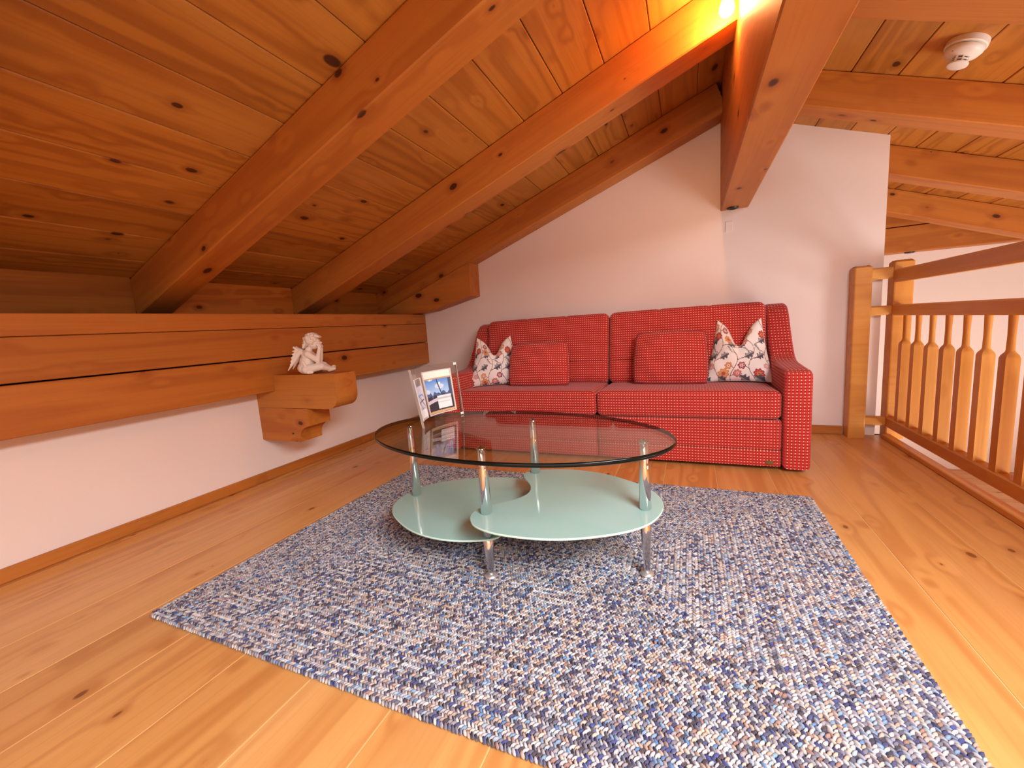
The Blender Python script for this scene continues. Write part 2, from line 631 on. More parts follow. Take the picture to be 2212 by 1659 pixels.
def arc(cx, cz, r, a0, a1, n=7):
    return [(cx + r * math.cos(math.radians(a0 + (a1 - a0) * i / n)), cz + r * math.sin(math.radians(a0 + (a1 - a0) * i / n))) for i in range(n + 1)]


up = [(0, .2225), (0, .332), (.182, .332), (.182, .436), (.715, .436), (.715, .31)] + arc(.635, .302, .08, 0, -90, 8)[1:] + [(.5, .2225)]
o = obj('upper_block', extrude_poly(up, 'y', -.085, .085), M_BEAM, cb)
lo = [(.0, .0), (.0, .2205), (.452, .2205), (.452, .108), (.432, .104), (.405, .094), (.382, .078), (.366, .056), (.358, .030), (.356, .0)]
o = obj('lower_block', extrude_poly(lo, 'y', -.085, .085), M_BEAM, cb)
obj('peg', lathe_mesh('peg', [(.006, 0), (.006, .004)], 10), M_DARK, cb, (.30, -.084, .055), (math.pi / 2, 0, 0))

# far stairwell beams
for z0, z1, lab in [(1.366, 1.592, 'dark horizontal beam with downlights on the far stairwell wall'), (1.600, 1.80, 'upper dark horizontal beam on the far stairwell wall')]:
    o = beam_x('tie_beam', (1.192, 5.12, (z0 + z1) / 2), (4.398, 5.12, (z0 + z1) / 2), .158, z1 - z0, M_BEAM, None, .004)
    tag(o, lab, 'beam', 'far stairwell beams')
o = beam_x('purlin_end', (1.66, 4.72, 1.83), (1.66, 5.03, 1.83), .16, .17, M_BEAM, None, .004)
tag(o, 'square purlin end above the far stairwell beams', 'beam')


def downlight(loc, label):
    t = thing('downlight', label, 'downlight', loc, group='recessed downlights')
    obj('trim_ring', lathe_mesh('trim_ring', [(.016, -.001), (.026, -.010), (.036, -.008), (.040, .0), (.016, .0)], 24), M_BLACK, t)
    obj('lamp_face', lathe_mesh('lamp_face', [(.0155, -.0035), (.0155, -.0005)], 20), M_CHROME, t)


downlight((.292, 3.515, 1.668), 'small black downlight under the end of the ridge beam')
downlight((1.88, 5.10, 1.365), 'small black downlight under the far stairwell beam')
downlight((2.72, 5.10, 1.365), 'black downlight under the far beam near the right picture edge')

# curb along the stairwell edge
o = beam_x('trim_1', (1.226, YF, .015), (1.226, 3.50, .015), .048, .030, M_RAIL, None, .004)
tag(o, 'low wooden curb on the floor under the railing', kind='structure')

# ---------------------------------------------------------------- railing
rl = thing('railing', 'pine stair railing with flat-sided balusters and square newel posts', 'railing', (1.25, 3.5, 0))


def post(x0, x1, y0, y1, ztop):
    bm = bmesh.new()
    bm_box(bm, ((x0 + x1) / 2, (y0 + y1) / 2, ztop / 2 - .007), (x1 - x0, y1 - y0, ztop - .014))
    es = [e for e in bm.edges if abs(e.verts[0].co.z - e.verts[1].co.z) > .2]
    bmesh.ops.bevel(bm, geom=es, offset=.008, segments=2, affect='EDGES', profile=.5)
    top = [f for f in bm.faces if f.normal.z > .9]
    r = bmesh.ops.inset_region(bm, faces=top, thickness=.022)
    for f in top:
        for v in f.verts:
            v.co.z += .014
    o = obj('newel_post', bm, M_RAIL, rl)
    o.location = (-1.25, -3.5, 0)
    return o


post(1.008, 1.105, 3.478, 3.576, 1.168)
post(1.222, 1.325, 3.50, 3.60, 1.185)
post(1.222, 1.325, -.25, -.15, 1.185)


def rl_bar(nm, p0, p1, ly, lz, ch=.008):
    o = beam_x(nm, p0, p1, ly, lz, M_RAIL, None, ch)
    o.parent = rl
    o.location -= rl.location
    return o


for z0, z1, w in [(1.043, 1.125, .056), (.832, .900, .056), (.078, .150, .056)]:
    rl_bar('rail', (1.249, -.15, (z0 + z1) / 2), (1.249, 3.503, (z0 + z1) / 2), w, z1 - z0)
for z0, z1 in [(1.072, 1.146), (.836, .898), (.085, .145)]:
    rl_bar('short_rail', (1.104, 3.535, (z0 + z1) / 2), (1.226, 3.535, (z0 + z1) / 2), .045, z1 - z0)


def baluster_mesh():
    hw = .023
    v, f = [], []
    n = 16
    def sq(z, s, rnd):
        L = []
        for k in range(n):
            a = 2 * math.pi * k / n
            c, s_ = math.cos(a), math.sin(a)
            m = max(abs(c), abs(s_))
            q = (c / m * s, s_ / m * s)
            L.append((q[0] * (1 - rnd) + c * s * rnd, q[1] * (1 - rnd) + s_ * s * rnd, z))
        return L
    rows = [sq(.0, hw, 0), sq(.500, hw, 0), sq(.512, hw * .97, .35), sq(.527, .0155, .9), sq(.534, .0135, 1), (sq(.60, .0125, 1)), sq(.684, .0145, 1)]
    for r in rows:
        v += r
    for i in range(len(rows) - 1):
        for k in range(n):
            f.append((i * n + k, i * n + (k + 1) % n, (i + 1) * n + (k + 1) % n, (i + 1) * n + k))
    f.append(tuple(range(n - 1, -1, -1)))
    f.append(tuple(range((len(rows) - 1) * n, len(rows) * n)))
    # mesh stands along local X so that the wood grain follows it
    m = pydata('baluster', [(z, x, y) for x, y, z in v], f)
    smooth_by_angle(m, 30)
    return m


bal = baluster_mesh()
bal.materials.append(M_RAIL)
for k in range(22):
    y = 3.375 - .1567 * k
    if y < -.1:
        break
    o = bpy.data.objects.new('baluster', bal)
    o.location = (-.001, y - 3.5, .149)
    o.rotation_euler = (math.pi / 2, -math.pi / 2, 0)
    link(o, rl)

# ---------------------------------------------------------------- rug
RX0, RX1, RY0, RY1 = -1.752, .538, .690, 2.302
rcx, rcy = (RX0 + RX1) / 2, (RY0 + RY1) / 2
rug = thing('rug', 'blue and beige braided rug of concentric rectangular braids', 'rug', (rcx, rcy, 0))
box('backing', (RX0 - rcx + .006, RY0 - rcy + .006, .0), (RX1 - rcx - .006, RY1 - rcy - .006, .0055), plain('rug_backing', (70, 64, 78), .95), rug)
PAL = np.array([s2l(c)[:3] for c in [(238, 234, 232), (212, 204, 206), (232, 206, 182), (212, 178, 152), (170, 160, 166), (128, 124, 140), (96, 96, 122), (70, 76, 128), (48, 54, 112), (44, 40, 62),
                                     (70, 50, 54), (142, 180, 214), (96, 146, 200), (184, 200, 214), (178, 132, 112), (54, 72, 150)]])
PP = np.array([.20, .15, .11, .07, .11, .08, .06, .055, .05, .045, .04, .035, .03, .08, .03, .03])
PP /= PP.sum()
PMEAN = (PAL * PP[:, None]).sum(0)
# lobe template: upper half of a bent lens
tv = []
for i, (rr, zz) in enumerate([(1.0, 0.0), (.72, .75)]):
    for k in range(6):
        a = 2 * math.pi * k / 6
        tv.append((rr * math.cos(a), rr * math.sin(a), zz))
tv.append((0, 0, 1.0))
tv = np.array(tv)
tf = [(k, (k + 1) % 6, 6 + (k + 1) % 6) for k in range(6)] + [(k, 6 + (k + 1) % 6, 6 + k) for k in range(6)] + [(6 + k, 6 + (k + 1) % 6, 12) for k in range(6)]
tf = np.array(tf)
RW = (RY1 - RY0) / 2 / 39
PITCH = .0102
nround = 39
for r in range(nround):
    ins = (r + .5) * RW
    hx, hy = (RX1 - RX0) / 2 - ins, (RY1 - RY0) / 2 - ins
    cs, dirs = [], []
    for (ax, ay), (bx, by) in (((-hx, -hy), (hx, -hy)), ((hx, -hy), (hx, hy)), ((hx, hy), (-hx, hy)), ((-hx, hy), (-hx, -hy))):
        L = math.hypot(bx - ax, by - ay)
        n = max(1, int(round(L / PITCH)))
        tt = (np.arange(n) + .5) / n
        cs.append(np.c_[ax + (bx - ax) * tt, ay + (by - ay) * tt])
        dirs.append(np.repeat([[(bx - ax) / L, (by - ay) / L]], n, 0))
    cs, dirs = np.vstack(cs), np.vstack(dirs)
    n = len(cs)
    V, Cc = [], []
    for side in (-1, 1):
        perp = np.c_[-dirs[:, 1], dirs[:, 0]]
        ctr = cs + perp * side * RW * .25 + dirs * (PITCH * .25 * side)
        ctr = ctr + rng.normal(0, .0006, ctr.shape)
        ang = side * (math.radians(47) + rng.normal(0, .10, n))
        ca, sa = np.cos(ang), np.sin(ang)
        e1 = dirs * ca[:, None] + perp * sa[:, None]
        e2 = np.c_[-e1[:, 1], e1[:, 0]]
        ln = .0098 * (1 + rng.normal(0, .07, n))
        wd_ = .0042 * (1 + rng.normal(0, .08, n))
        ht = .0075 * (1 + rng.normal(0, .10, n))
        p = ctr[:, None, :] + e1[:, None, :] * (tv[None, :, 0:1] * ln[:, None, None]) + e2[:, None, :] * (tv[None, :, 1:2] * wd_[:, None, None])
        z = .0048 + tv[None, :, 2] * ht[:, None]
        V.append(np.concatenate([p, z[:, :, None]], 2))
        # colour: short runs of one yarn
        idx = rng.choice(len(PAL), n, p=PP)
        keep = rng.random(n) < .18
        for i in range(3, n):
            if keep[i]:
                idx[i] = idx[i - 3]
        c = PAL[idx] * (1 + rng.normal(0, .08, (n, 1)))
        c = np.clip(c, 0, 1)
        # streaks: each lobe carries a second thread along its crest
        c2 = PAL[rng.choice(len(PAL), n, p=PP)]
        c3 = PAL[rng.choice(len(PAL), n, p=PP)]
        cc = np.repeat(c[:, None, :], 13, 1)
        cc[:, [1, 2, 7, 8], :] = c[:, None, :] * .35 + c2[:, None, :] * .65
        cc[:, [4, 5], :] = c[:, None, :] * .5 + c3[:, None, :] * .5
        cc = (cc * .86 + PMEAN * .14) * .74
        Cc.append(cc)
    V = np.vstack(V).reshape(-1, 3)
    Cc = np.vstack(Cc).reshape(-1, 3)
    nl = len(V) // 13
    F = (tf[None] + (np.arange(nl) * 13)[:, None, None]).reshape(-1, 3)
    me = bpy.data.meshes.new('braid')
    me.vertices.add(len(V))
    me.vertices.foreach_set('co', V.astype(np.float32).ravel())
    me.loops.add(F.size)
    me.loops.foreach_set('vertex_index', F.astype(np.int32).ravel())
    me.polygons.add(len(F))
    me.polygons.foreach_set('loop_start', (np.arange(len(F)) * 3).astype(np.int32))
    me.polygons.foreach_set('use_smooth', np.ones(len(F), dtype=bool))
    me.update()
    at = me.color_attributes.new('Col', 'FLOAT_COLOR', 'POINT')
    at.data.foreach_set('color', np.c_[Cc, np.ones(len(Cc))].astype(np.float32).ravel())
    obj('braid', me, M_YARN, rug)

# ---------------------------------------------------------------- soft shapes
def cube_grid(n):
    """verts on the unit cube surface with per face uv info; returns (verts,faces,face_axis)"""
    v, f, ax = [], [], []
    g = np.linspace(-1, 1, n + 1)
    for a in range(3):
        for s in (-1, 1):
            base = len(v)
            b, c = (a + 1) % 3, (a + 2) % 3
            for i in range(n + 1):
                for j in range(n + 1):
                    p = [0, 0, 0]
                    p[a], p[b], p[c] = s, g[i], g[j]
                    v.append(p)
            for i in range(n):
                for j in range(n):
                    q = (base + i * (n + 1) + j, base + (i + 1) * (n + 1) + j, base + (i + 1) * (n + 1) + j + 1, base + i * (n + 1) + j + 1)
                    f.append(q if s > 0 else q[::-1])
                    ax.append(a)
    return np.array(v, float), f, ax


def uv_box(me, scale=1.0, off=(0, 0)):
    """metric box-projected UVs from local coordinates"""
    uvl = me.uv_layers.new(name='UVMap')
    co = np.empty(len(me.vertices) * 3)
    me.vertices.foreach_get('co', co)
    co = co.reshape(-1, 3)
    for p in me.polygons:
        nn = p.normal
        a = max(range(3), key=lambda k: abs(nn[k]))
        for li in p.loop_indices:
            c = co[me.loops[li].vertex_index]
            if a == 0:
                u, w = c[1], c[2]
            elif a == 1:
                u, w = c[0], c[2]
            else:
                u, w = c[0], c[1]
            uvl.data[li].uv = (u * scale + off[0], w * scale + off[1])


def soft_box(name, size, rad, n=22, puff=(0, 0, 0), fn=None):
    v, f, ax = cube_grid(n)
    # denser sampling towards the edges
    v = np.sign(v) * (1 - (1 - np.abs(v)) ** 1.25)
    h = np.array(size) / 2
    p = v * h
    q = np.clip(p, -(h - rad), h - rad)
    d = p - q
    L = np.linalg.norm(d, axis=1)
    L[L == 0] = 1
    p = q + d / L[:, None] * np.minimum(rad, L * 10)[:, None]
    for a in range(3):
        b, c = (a + 1) % 3, (a + 2) % 3
        bul = puff[a] * (1 - v[:, b] ** 4) * (1 - v[:, c] ** 4)
        p[:, a] += np.sign(v[:, a]) * (np.abs(v[:, a]) > .6) * bul
    if fn:
        p = fn(p, v)
    me = pydata(name, p, f)
    bm = bmesh.new()
    bm.from_mesh(me)
    bmesh.ops.remove_doubles(bm, verts=bm.verts[:], dist=1e-5)
    bmesh.ops.recalc_face_normals(bm, faces=bm.faces[:])
    bm.to_mesh(me)
    bm.free()
    uv_box(me)
    me.shade_smooth()
    return me


# ---------------------------------------------------------------- sofa
SX0, SXM, SX1 = -1.615, -.570, .475
SF = 2.655
sofa = thing('sofa', 'red two-seat sofa bed with pale dotted weave against the gable wall', 'sofa', (SXM, 3.05, 0))
SO = Vector((SXM, 3.05, 0))


def sofa_part(nm, me, mat, loc, rot=(0, 0, 0), parent=None):
    return obj(nm, me, mat, parent or sofa, Vector(loc) - SO, rot)


def arm_mesh():
    pr = [(2.648, .024), (2.645, .545), (2.655, .572), (2.685, .586), (2.80, .591), (2.97, .600), (3.04, .612), (3.09, .637), (3.14, .687), (3.20, .765), (3.265, .862), (3.31, .918), (3.355, .950), (3.41, .962), (3.46, .950), (3.49, .92), (3.50, .87), (3.50, .024)]
    bm = extrude_poly([(a - 3.05, b) for a, b in pr], 'x', -.0675, .0675)
    es = [e for e in bm.edges if abs(e.verts[0].co.x - e.verts[1].co.x) < 1e-4]
    bmesh.ops.bevel(bm, geom=es, offset=.026, segments=4, affect='EDGES', profile=.5)
    me = bpy.data.meshes.new('arm')
    bm.normal_update()
    bm.to_mesh(me)
    bm.free()
    uv_box(me)
    smooth_by_angle(me, 40)
    return me


am = arm_mesh()
for x in (SX0 - .071, SX1 + .071):
    sofa_part('arm', am, M_SOFA_ARM, (x, 3.05, 0))


def seat_fn(p, v):
    # top slopes down a little to the back, front roll and a pressed seam below it
    top = (v[:, 2] > 0)
    p[:, 2] -= top * (v[:, 1] + 1) * .010
    fr = (v[:, 1] < -.98)
    s = np.exp(-((p[:, 2] - .030) / .008) ** 2)
    p[:, 1] += np.where(fr, s * .006, 0)
    return p


for x0, x1 in ((SX0, SXM), (SXM, SX1)):
    w = x1 - x0 - .004
    xc = (x0 + x1) / 2
    sofa_part('seat', soft_box('seat', (w, .56, .168), .035, 40, (0, .004, .006), seat_fn), M_SOFA, (xc, SF + .28, .386))
    sofa_part('front_panel', soft_box('front_panel', (w, .10, .174), .008, 8), M_SOFA, (xc, SF + .058, .212))

    def back_fn(p, v):
        front = v[:, 1] < -.5
        gx = 0
        for u in (-.30, .34):
            gx = gx + np.exp(-((p[:, 0] - u * w / 2) / .010) ** 2) * np.clip((p[:, 2] + .02) / .06, 0, 1)
        gz = np.exp(-((p[:, 2] + .105) / .009) ** 2)
        p[:, 1] += np.where(front, gx * .005 + gz * .008, 0)
        topm = v[:, 2] > .5
        p[:, 2] -= np.where(topm, gx * .004, 0)
        return p

    o = sofa_part('back_cushion', soft_box('back_cushion', (w, .17, .545), .045, 64, (0, .016, .004), back_fn), M_SOFA, (xc, 3.262, .704), (math.radians(-15.0), 0, 0))
    zz = -.105
    line = [(x, -(.0845 + .016 * (1 - (x / (w / 2)) ** 4) * .97) + .0045, zz) for x in np.linspace(-w * .47, w * .47, 24)]
    obj('stitch_line', tube_mesh('stitch_line', line, .0022, 5), M_SEAMRED, o)
    sofa_part('base_panel', soft_box('base_panel', (w, .10, .098), .008, 8), M_SOFA, (xc, SF + .061, .074))
box('frame', (SX0 - SO.x, 2.78 - SO.y, .028), (SX1 - SO.x, 3.50 - SO.y, .296), M_SEAMRED, sofa)
sofa_part('back_panel', soft_box('back_panel', (SX1 - SX0 - .01, .10, .88), .03, 10), M_SOFA, (SXM, 3.452, .48))
for x in (SX0 + .05, SX1 - .05, SXM):
    for y in (2.85, 3.42):
        box('foot', (x - .03 - SO.x, y - .03 - SO.y, 0), (x + .03 - SO.x, y + .03 - SO.y, .0275), M_BLACK, sofa)
bm = bmesh.new()
bmesh.ops.create_circle(bm, cap_ends=True, segments=24, radius=1)
bmesh.ops.scale(bm, vec=(.021, .011, 1), verts=bm.verts[:])
r = bmesh.ops.extrude_face_region(bm, geom=bm.faces[:])
bmesh.ops.translate(bm, vec=(0, 0, .004), verts=[e for e in r['geom'] if isinstance(e, bmesh.types.BMVert)])
bmesh.ops.recalc_face_normals(bm, faces=bm.faces[:])
o = sofa_part('maker_badge', bm, plain('badge_bronze', (116, 100, 58), .4, .6), (.418, SF + .0095, .052), (math.pi / 2, 0, 0))
o['label'] = 'small oval bronze badge'


# ---------------------------------------------------------------- cushions
def cushion_grid(n, w, h, t, pinch=.06, chop=0.0, puffexp=.55, seedv=0, wr=.004, ears=0.0, rnd=0.0, taper=0.0):
    """two-sided cushion; local x = width, z = height (bottom at 0), y = thickness. returns verts, faces, uv(-1..1)"""
    rs = np.random.default_rng(seedv)
    u = np.linspace(-1, 1, n + 1)
    U, Vv = np.meshgrid(u, u, indexing='ij')
    ph = rs.random(6) * 6.28
    def side(s):
        X = U * (w / 2) * (1 - pinch * (1 - Vv ** 2) * np.abs(U) ** 2)
        Z = Vv * (h / 2) * (1 - pinch * (1 - U ** 2) * np.abs(Vv) ** 2)
        if rnd:
            k = 1 - rnd * (np.abs(U) * np.abs(Vv)) ** 3.0
            X, Z = X * k, Z * k
        if taper:
            X = X * (1 - taper * ((Vv + 1) / 2) ** 1.3)
        prof = np.clip((1 - U ** 2), 0, 1) ** puffexp * np.clip((1 - Vv ** 2), 0, 1) ** puffexp
        wrn = wr * (np.sin(9 * U + 5 * Vv + ph[0]) + np.sin(7 * Vv - 6 * U + ph[1]) + .7 * np.sin(14 * U * Vv + ph[2]))
        Y = s * (t / 2 * prof + wrn * np.sqrt(prof) * (1 - .4 * prof))
        if chop:
            g = np.exp(-(U / .42) ** 2)
            up = np.clip((Vv + .25) / 1.25, 0, 1)
            Z = Z - chop * g * up ** 1.6
            Y = Y * (1 + .25 * g * up) - s * (.35 * t / 2 * np.exp(-(U / .12) ** 2) * up * prof)
            X = X * (1 - .10 * up * (1 - np.abs(U)))
        if ears:
            Z = Z + ears * np.abs(U) ** 3 * np.clip(Vv, 0, 1) ** 3
        return np.stack([X, Y, Z + h / 2], -1).reshape(-1, 3)
    A, B = side(-1), side(1)
    f = []
    for i in range(n):
        for j in range(n):
            a = i * (n + 1) + j
            q = (a, a + n + 1, a + n + 2, a + 1)
            f.append(q)
            f.append(tuple(x + (n + 1) ** 2 for x in q[::-1]))
    return np.vstack([A, B]), f, np.vstack([np.stack([U, Vv], -1).reshape(-1, 2)] * 2)


def red_cushion(label, loc, rot, w, h, t, seedv):
    v, f, uv = cushion_grid(40, w, h, t, -.012, 0, .44, seedv, .0050, 0, .050, .06)
    me = pydata('red_cushion', v, f)
    uvl = me.uv_layers.new(name='UVMap')
    vi = np.empty(len(me.loops), np.int32)
    me.loops.foreach_get('vertex_index', vi)
    uu = uv[vi] * np.array([w / 2, h / 2])
    uvl.data.foreach_set('uv', uu.astype(np.float32).ravel())
    bm = bmesh.new()
    bm.from_mesh(me)
    bmesh.ops.remove_doubles(bm, verts=bm.verts[:], dist=1e-5)
    bm.to_mesh(me)
    bm.free()
    me.shade_smooth()
    t_ = thing('cushion', label, 'cushion', loc, rot, group='red sofa cushions')
    obj('cover', me, M_SOFA, t_)
    # seam round the edge
    n = 40
    edge = [v[i * (n + 1)] for i in range(n + 1)] + [v[n * (n + 1) + j] for j in range(n + 1)] + [v[i * (n + 1) + n] for i in range(n, -1, -1)] + [v[j] for j in range(n, -1, -1)]
    obj('seam', tube_mesh('seam', edge, .002, 5), M_SEAMRED, t_)
    return t_


red_cushion('red dotted cushion in the left sofa half, in front of a floral cushion', (-1.062, 2.930, .462), (math.radians(-14), 0, math.radians(2)), .485, .335, .15, 1)
red_cushion('red dotted rectangular cushion right of the sofa centre, beside the floral cushion', (-.130, 2.985, .462), (math.radians(-13), 0, math.radians(-3)), .485, .365, .16, 2)

# floral print painted on the cushion mesh
C_CREAM, C_GREY, C_GREYL, C_STEM = (246, 236, 228), (92, 92, 100), (160, 158, 158), (120, 74, 74)
C_RED, C_ROSE, C_PINK, C_OCH, C_RUST, C_PLUM = (176, 62, 62), (206, 108, 102), (228, 160, 150), (212, 150, 80), (186, 96, 56), (130, 50, 70)


def seg_dist(P, a, b):
    a, b = np.array(a), np.array(b)
    d = b - a
    t = np.clip(((P - a) @ d) / (d @ d), 0, 1)
    return np.linalg.norm(P - a - t[:, None] * d, axis=1)


def paint_floral(P, seedv, size):
    """P: N x 2 positions in metres"""
    rs = np.random.default_rng(seedv)
    col = np.repeat([s2l(C_CREAM)[:3]], len(P), 0)

    def put(mask, c):
        col[mask] = s2l(c)[:3]

    def leaf(cx, cy, L, ang, c1, c2, lobes=3):
        ca, sa = math.cos(ang), math.sin(ang)
        x = (P[:, 0] - cx) * ca + (P[:, 1] - cy) * sa
        y = -(P[:, 0] - cx) * sa + (P[:, 1] - cy) * ca
        s = np.clip(x / L, 0, 1)
        wdt = L * .30 * np.sin(math.pi * s) ** .7 * (1 + .38 * np.cos(2 * math.pi * lobes * s + .6))
        m = (x > 0) & (x < L) & (np.abs(y) < wdt)
        put(m, c1)
        put(m & (y > .12 * wdt) & (y < .85 * wdt), c2)
        put((x > -L * .3) & (x < L * .9) & (np.abs(y) < .0011), C_STEM)

    def flower(cx, cy, R, c1, c2, c3, n=7, ph=0.0):
        x, y = P[:, 0] - cx, P[:, 1] - cy
        r = np.hypot(x, y)
        a = np.arctan2(y, x) + ph
        pet = R * (.74 + .26 * np.abs(np.cos(n * a / 2)))
        put(r < pet, c1)
        put((r < pet * .72) & (np.cos(n * a) > -.2), c2)
        put(r < R * .34, c3)
        put(r < R * .17, C_RUST)

    def stem(pts):
        for a, b in zip(pts[:-1], pts[1:]):
            put(seg_dist(P, a, b) < .0019, C_STEM)

    S = size / 2
    step = .112
    k = 0
    for gx in np.arange(-S - .05, S + .06, step):
        ph = rs.random() * 6
        pts = [(gx + .022 * math.sin(ph + yy * 26), yy) for yy in np.arange(-S - .05, S + .06, .008)]
        stem(pts)
        for yy in np.arange(-S - .02, S + .05, .052):
            sd = 1 if (k % 2) else -1
            bx = gx + .022 * math.sin(ph + yy * 26)
            q = k % 5
            tx, ty = bx + sd * (.030 + .014 * rs.random()), yy + .018
            stem([(bx, yy), ((bx + tx) / 2, yy + .013), (tx, ty)])
            if q in (0, 3):
                leaf(tx, ty, .060 + .016 * rs.random(), .5 if sd > 0 else math.pi - .5, C_GREY, C_GREYL)
            elif q == 1:
                flower(tx, ty, .026 + .014 * rs.random(), *[(C_RED, C_ROSE, C_OCH), (C_ROSE, C_PINK, C_CREAM), (C_OCH, C_PINK, C_RUST)][(k // 5) % 3], 8, rs.random() * 3)
            elif q == 2:
                flower(tx, ty, .020 + .006 * rs.random(), [C_PINK, C_OCH, C_PLUM][k % 3], C_PINK, C_CREAM, 6, rs.random() * 3)
            else:
                leaf(tx, ty, .052, .9 if sd > 0 else math.pi - .9, C_GREYL, C_CREAM, 1)
            k += 1
    return col


def floral_cushion(label, loc, rot, w, h, t, seedv, chop, ears):
    n = 150
    v, f, uv = cushion_grid(n, w, h, t, .06, chop, .60, seedv, .004, ears, 0, .36)
    me = pydata('floral_cushion', v, f)
    at = me.color_attributes.new('Col', 'FLOAT_COLOR', 'POINT')
    half = (n + 1) ** 2
    P = uv * np.array([w / 2, h / 2])
    cA = paint_floral(P[:half], seedv, max(w, h))
    cB = paint_floral(P[half:], seedv + 3, max(w, h))
    c = np.c_[np.vstack([cA, cB]), np.ones(len(v))]
    at.data.foreach_set('color', c.astype(np.float32).ravel())
    me.shade_smooth()
    t_ = thing('cushion', label, 'cushion', loc, rot, group='floral sofa cushions')
    obj('cover', me, M_PRINT, t_)
    edge = [v[i * (n + 1)] for i in range(n + 1)] + [v[n * (n + 1) + j] for j in range(n + 1)] + [v[i * (n + 1) + n] for i in range(n, -1, -1)] + [v[j] for j in range(n, -1, -1)]
    obj('seam', tube_mesh('seam', edge[::3], .0018, 5), plain('seam_cream', (216, 196, 182), .9), t_)
    return t_


floral_cushion('white floral cushion with two peaked corners beside the right sofa arm', (.292, 3.055, .462), (math.radians(-17), 0, math.radians(-6)), .40, .395, .17, 5, .155, .035)
floral_cushion('white floral cushion half hidden behind the red cushion at the left sofa arm', (-1.440, 2.985, .462), (math.radians(-15), 0, math.radians(24)), .43, .375, .17, 9, .12, .03)

# ---------------------------------------------------------------- glass table
TC = Vector((-.665, 1.467, 0))
TA = math.radians(-4.41)
tb = thing('coffee_table', 'oval glass coffee table on chrome legs with two frosted glass shelves', 'table', (TC.x, TC.y, .0122), (0, 0, TA))


def disc_poly(pts, z0, z1, nm, mats, bev=.003):
    """glass plate from an outline; faces 0 = surface, 1 = rim"""
    n = len(pts)
    c = np.mean(pts, 0)
    pin = [tuple(np.array(p) + (c - np.array(p)) / np.linalg.norm(c - np.array(p)) * bev) for p in pts]
    v = [(x, y, z0) for x, y in pin] + [(x, y, z0 + bev) for x, y in pts] + [(x, y, z1 - bev) for x, y in pts] + [(x, y, z1) for x, y in pin]
    f, mi = [], []
    for k in range(3):
        for i in range(n):
            f.append((k * n + i, k * n + (i + 1) % n, (k + 1) * n + (i + 1) % n, (k + 1) * n + i))
            mi.append(1)
    f.append(tuple(range(n - 1, -1, -1)))
    f.append(tuple(range(3 * n, 4 * n)))
    mi += [0, 0]
    me = pydata(nm, v, f)
    for m in mats:
        me.materials.append(m)
    me.polygons.foreach_set('material_index', mi)
    for i, p in enumerate(me.polygons):
        p.use_smooth = mi[i] == 1
    me.update()
    return me


ell = [(.017 + .612 * math.cos(2 * math.pi * k / 96), -.045 + .357 * math.sin(2 * math.pi * k / 96)) for k in range(96)]
TZ = -.0122
obj('glass_top', disc_poly(ell, .5095 + TZ, .524 + TZ, 'glass_top', (M_GLASS, M_RIM), .0035), None, tb)
RS = [(-.034, -.277), (.005, -.318), (.066, -.336), (.127, -.340), (.231, -.327), (.323, -.298), (.408, -.251), (.489, -.191), (.548, -.121), (.574, -.043), (.579, .035), (.558, .111), (.516, .173), (.447, .226), (.318, .287), (.208, .304), (.102, .293), (.003, .252), (-.035, .224), (-.044, .185), (-.028, .15), (.009, .113), (.044, .07), (.065, .025), (.07, -.023), (.049, -.076), (.009, -.128), (-.027, -.162), (-.049, -.203), (-.049, -.245)]


def smooth_closed(p, it=4):
    p = np.array(p)
    for _ in range(2):
        q = np.empty((len(p) * 2, 2))
        nx = np.roll(p, -1, 0)
        q[0::2] = p * .75 + nx * .25
        q[1::2] = p * .25 + nx * .75
        p = q
    return p


rsp = smooth_closed(RS)
lsp = -rsp
for pts, z in ((rsp, .262), (lsp, .172)):
    pts = [tuple(p) for p in pts]
    o = obj('frosted_shelf', disc_poly(pts, z - .008 + TZ, z + TZ, 'frosted_shelf', (M_FROST, M_FROSTRIM), .002), None, tb)


def leg(x, y, breaks):
    """breaks: list of (z_low,z_high,r_low,r_high)"""
    L = None
    for i, (a, b, r0, r1) in enumerate(breaks):
        pr = [(r0 * .9, a), (r0, a + .003), (r1, b - .003), (r1 * .9, b)]
        me = lathe_mesh('leg', pr, 28)
        if L is None:
            L = obj('leg', me, M_CHROME, tb, (x, y, TZ))
        else:
            obj('leg_tube', me, M_CHROME, L)
    obj('foot', lathe_mesh('foot', [(.022, .0125), (.0240, .0160), (.0215, .0215), (.012, .0265)], 28), M_SATIN, L)
    # wavy cap under the glass
    v, f = lathe([(.012, .4935), (.0165, .5000), (.0205, .5055), (.0195, .5083), (.006, .5090)], 28)
    v = [(a, b, c + (.0016 * math.cos(3 * math.atan2(b, a)) - .0016 if c > .503 else 0)) for a, b, c in v]
    m = pydata('cap', v, f)
    smooth_by_angle(m, 50)
    obj('cap', m, M_CHROME, L)


leg(.0, -.218, [(.2625, .499, .0215, .0145), (.1725, .2535, .0205, .0205), (.022, .1635, .0105, .021)])
leg(.0, .218, [(.2625, .499, .0215, .0145), (.1725, .2535, .0205, .0205), (.022, .1635, .0105, .021)])
leg(.520, .0, [(.2625, .499, .0215, .0145), (.022, .2535, .0105, .021)])
leg(-.520, .0, [(.1725, .499, .0215, .0145), (.022, .1635, .0105, .021)])

# ---------------------------------------------------------------- curved acrylic photo frame on the table
FA, FM, FB = np.array([-1.030, 1.400]), np.array([-1.060, 1.530]), np.array([-1.003, 1.689])
ft = thing('photo_frame', 'curved clear acrylic double photo frame standing on the glass table', 'photo frame', (FM[0], FM[1], .5243))
FH = .250
LEAN = .035


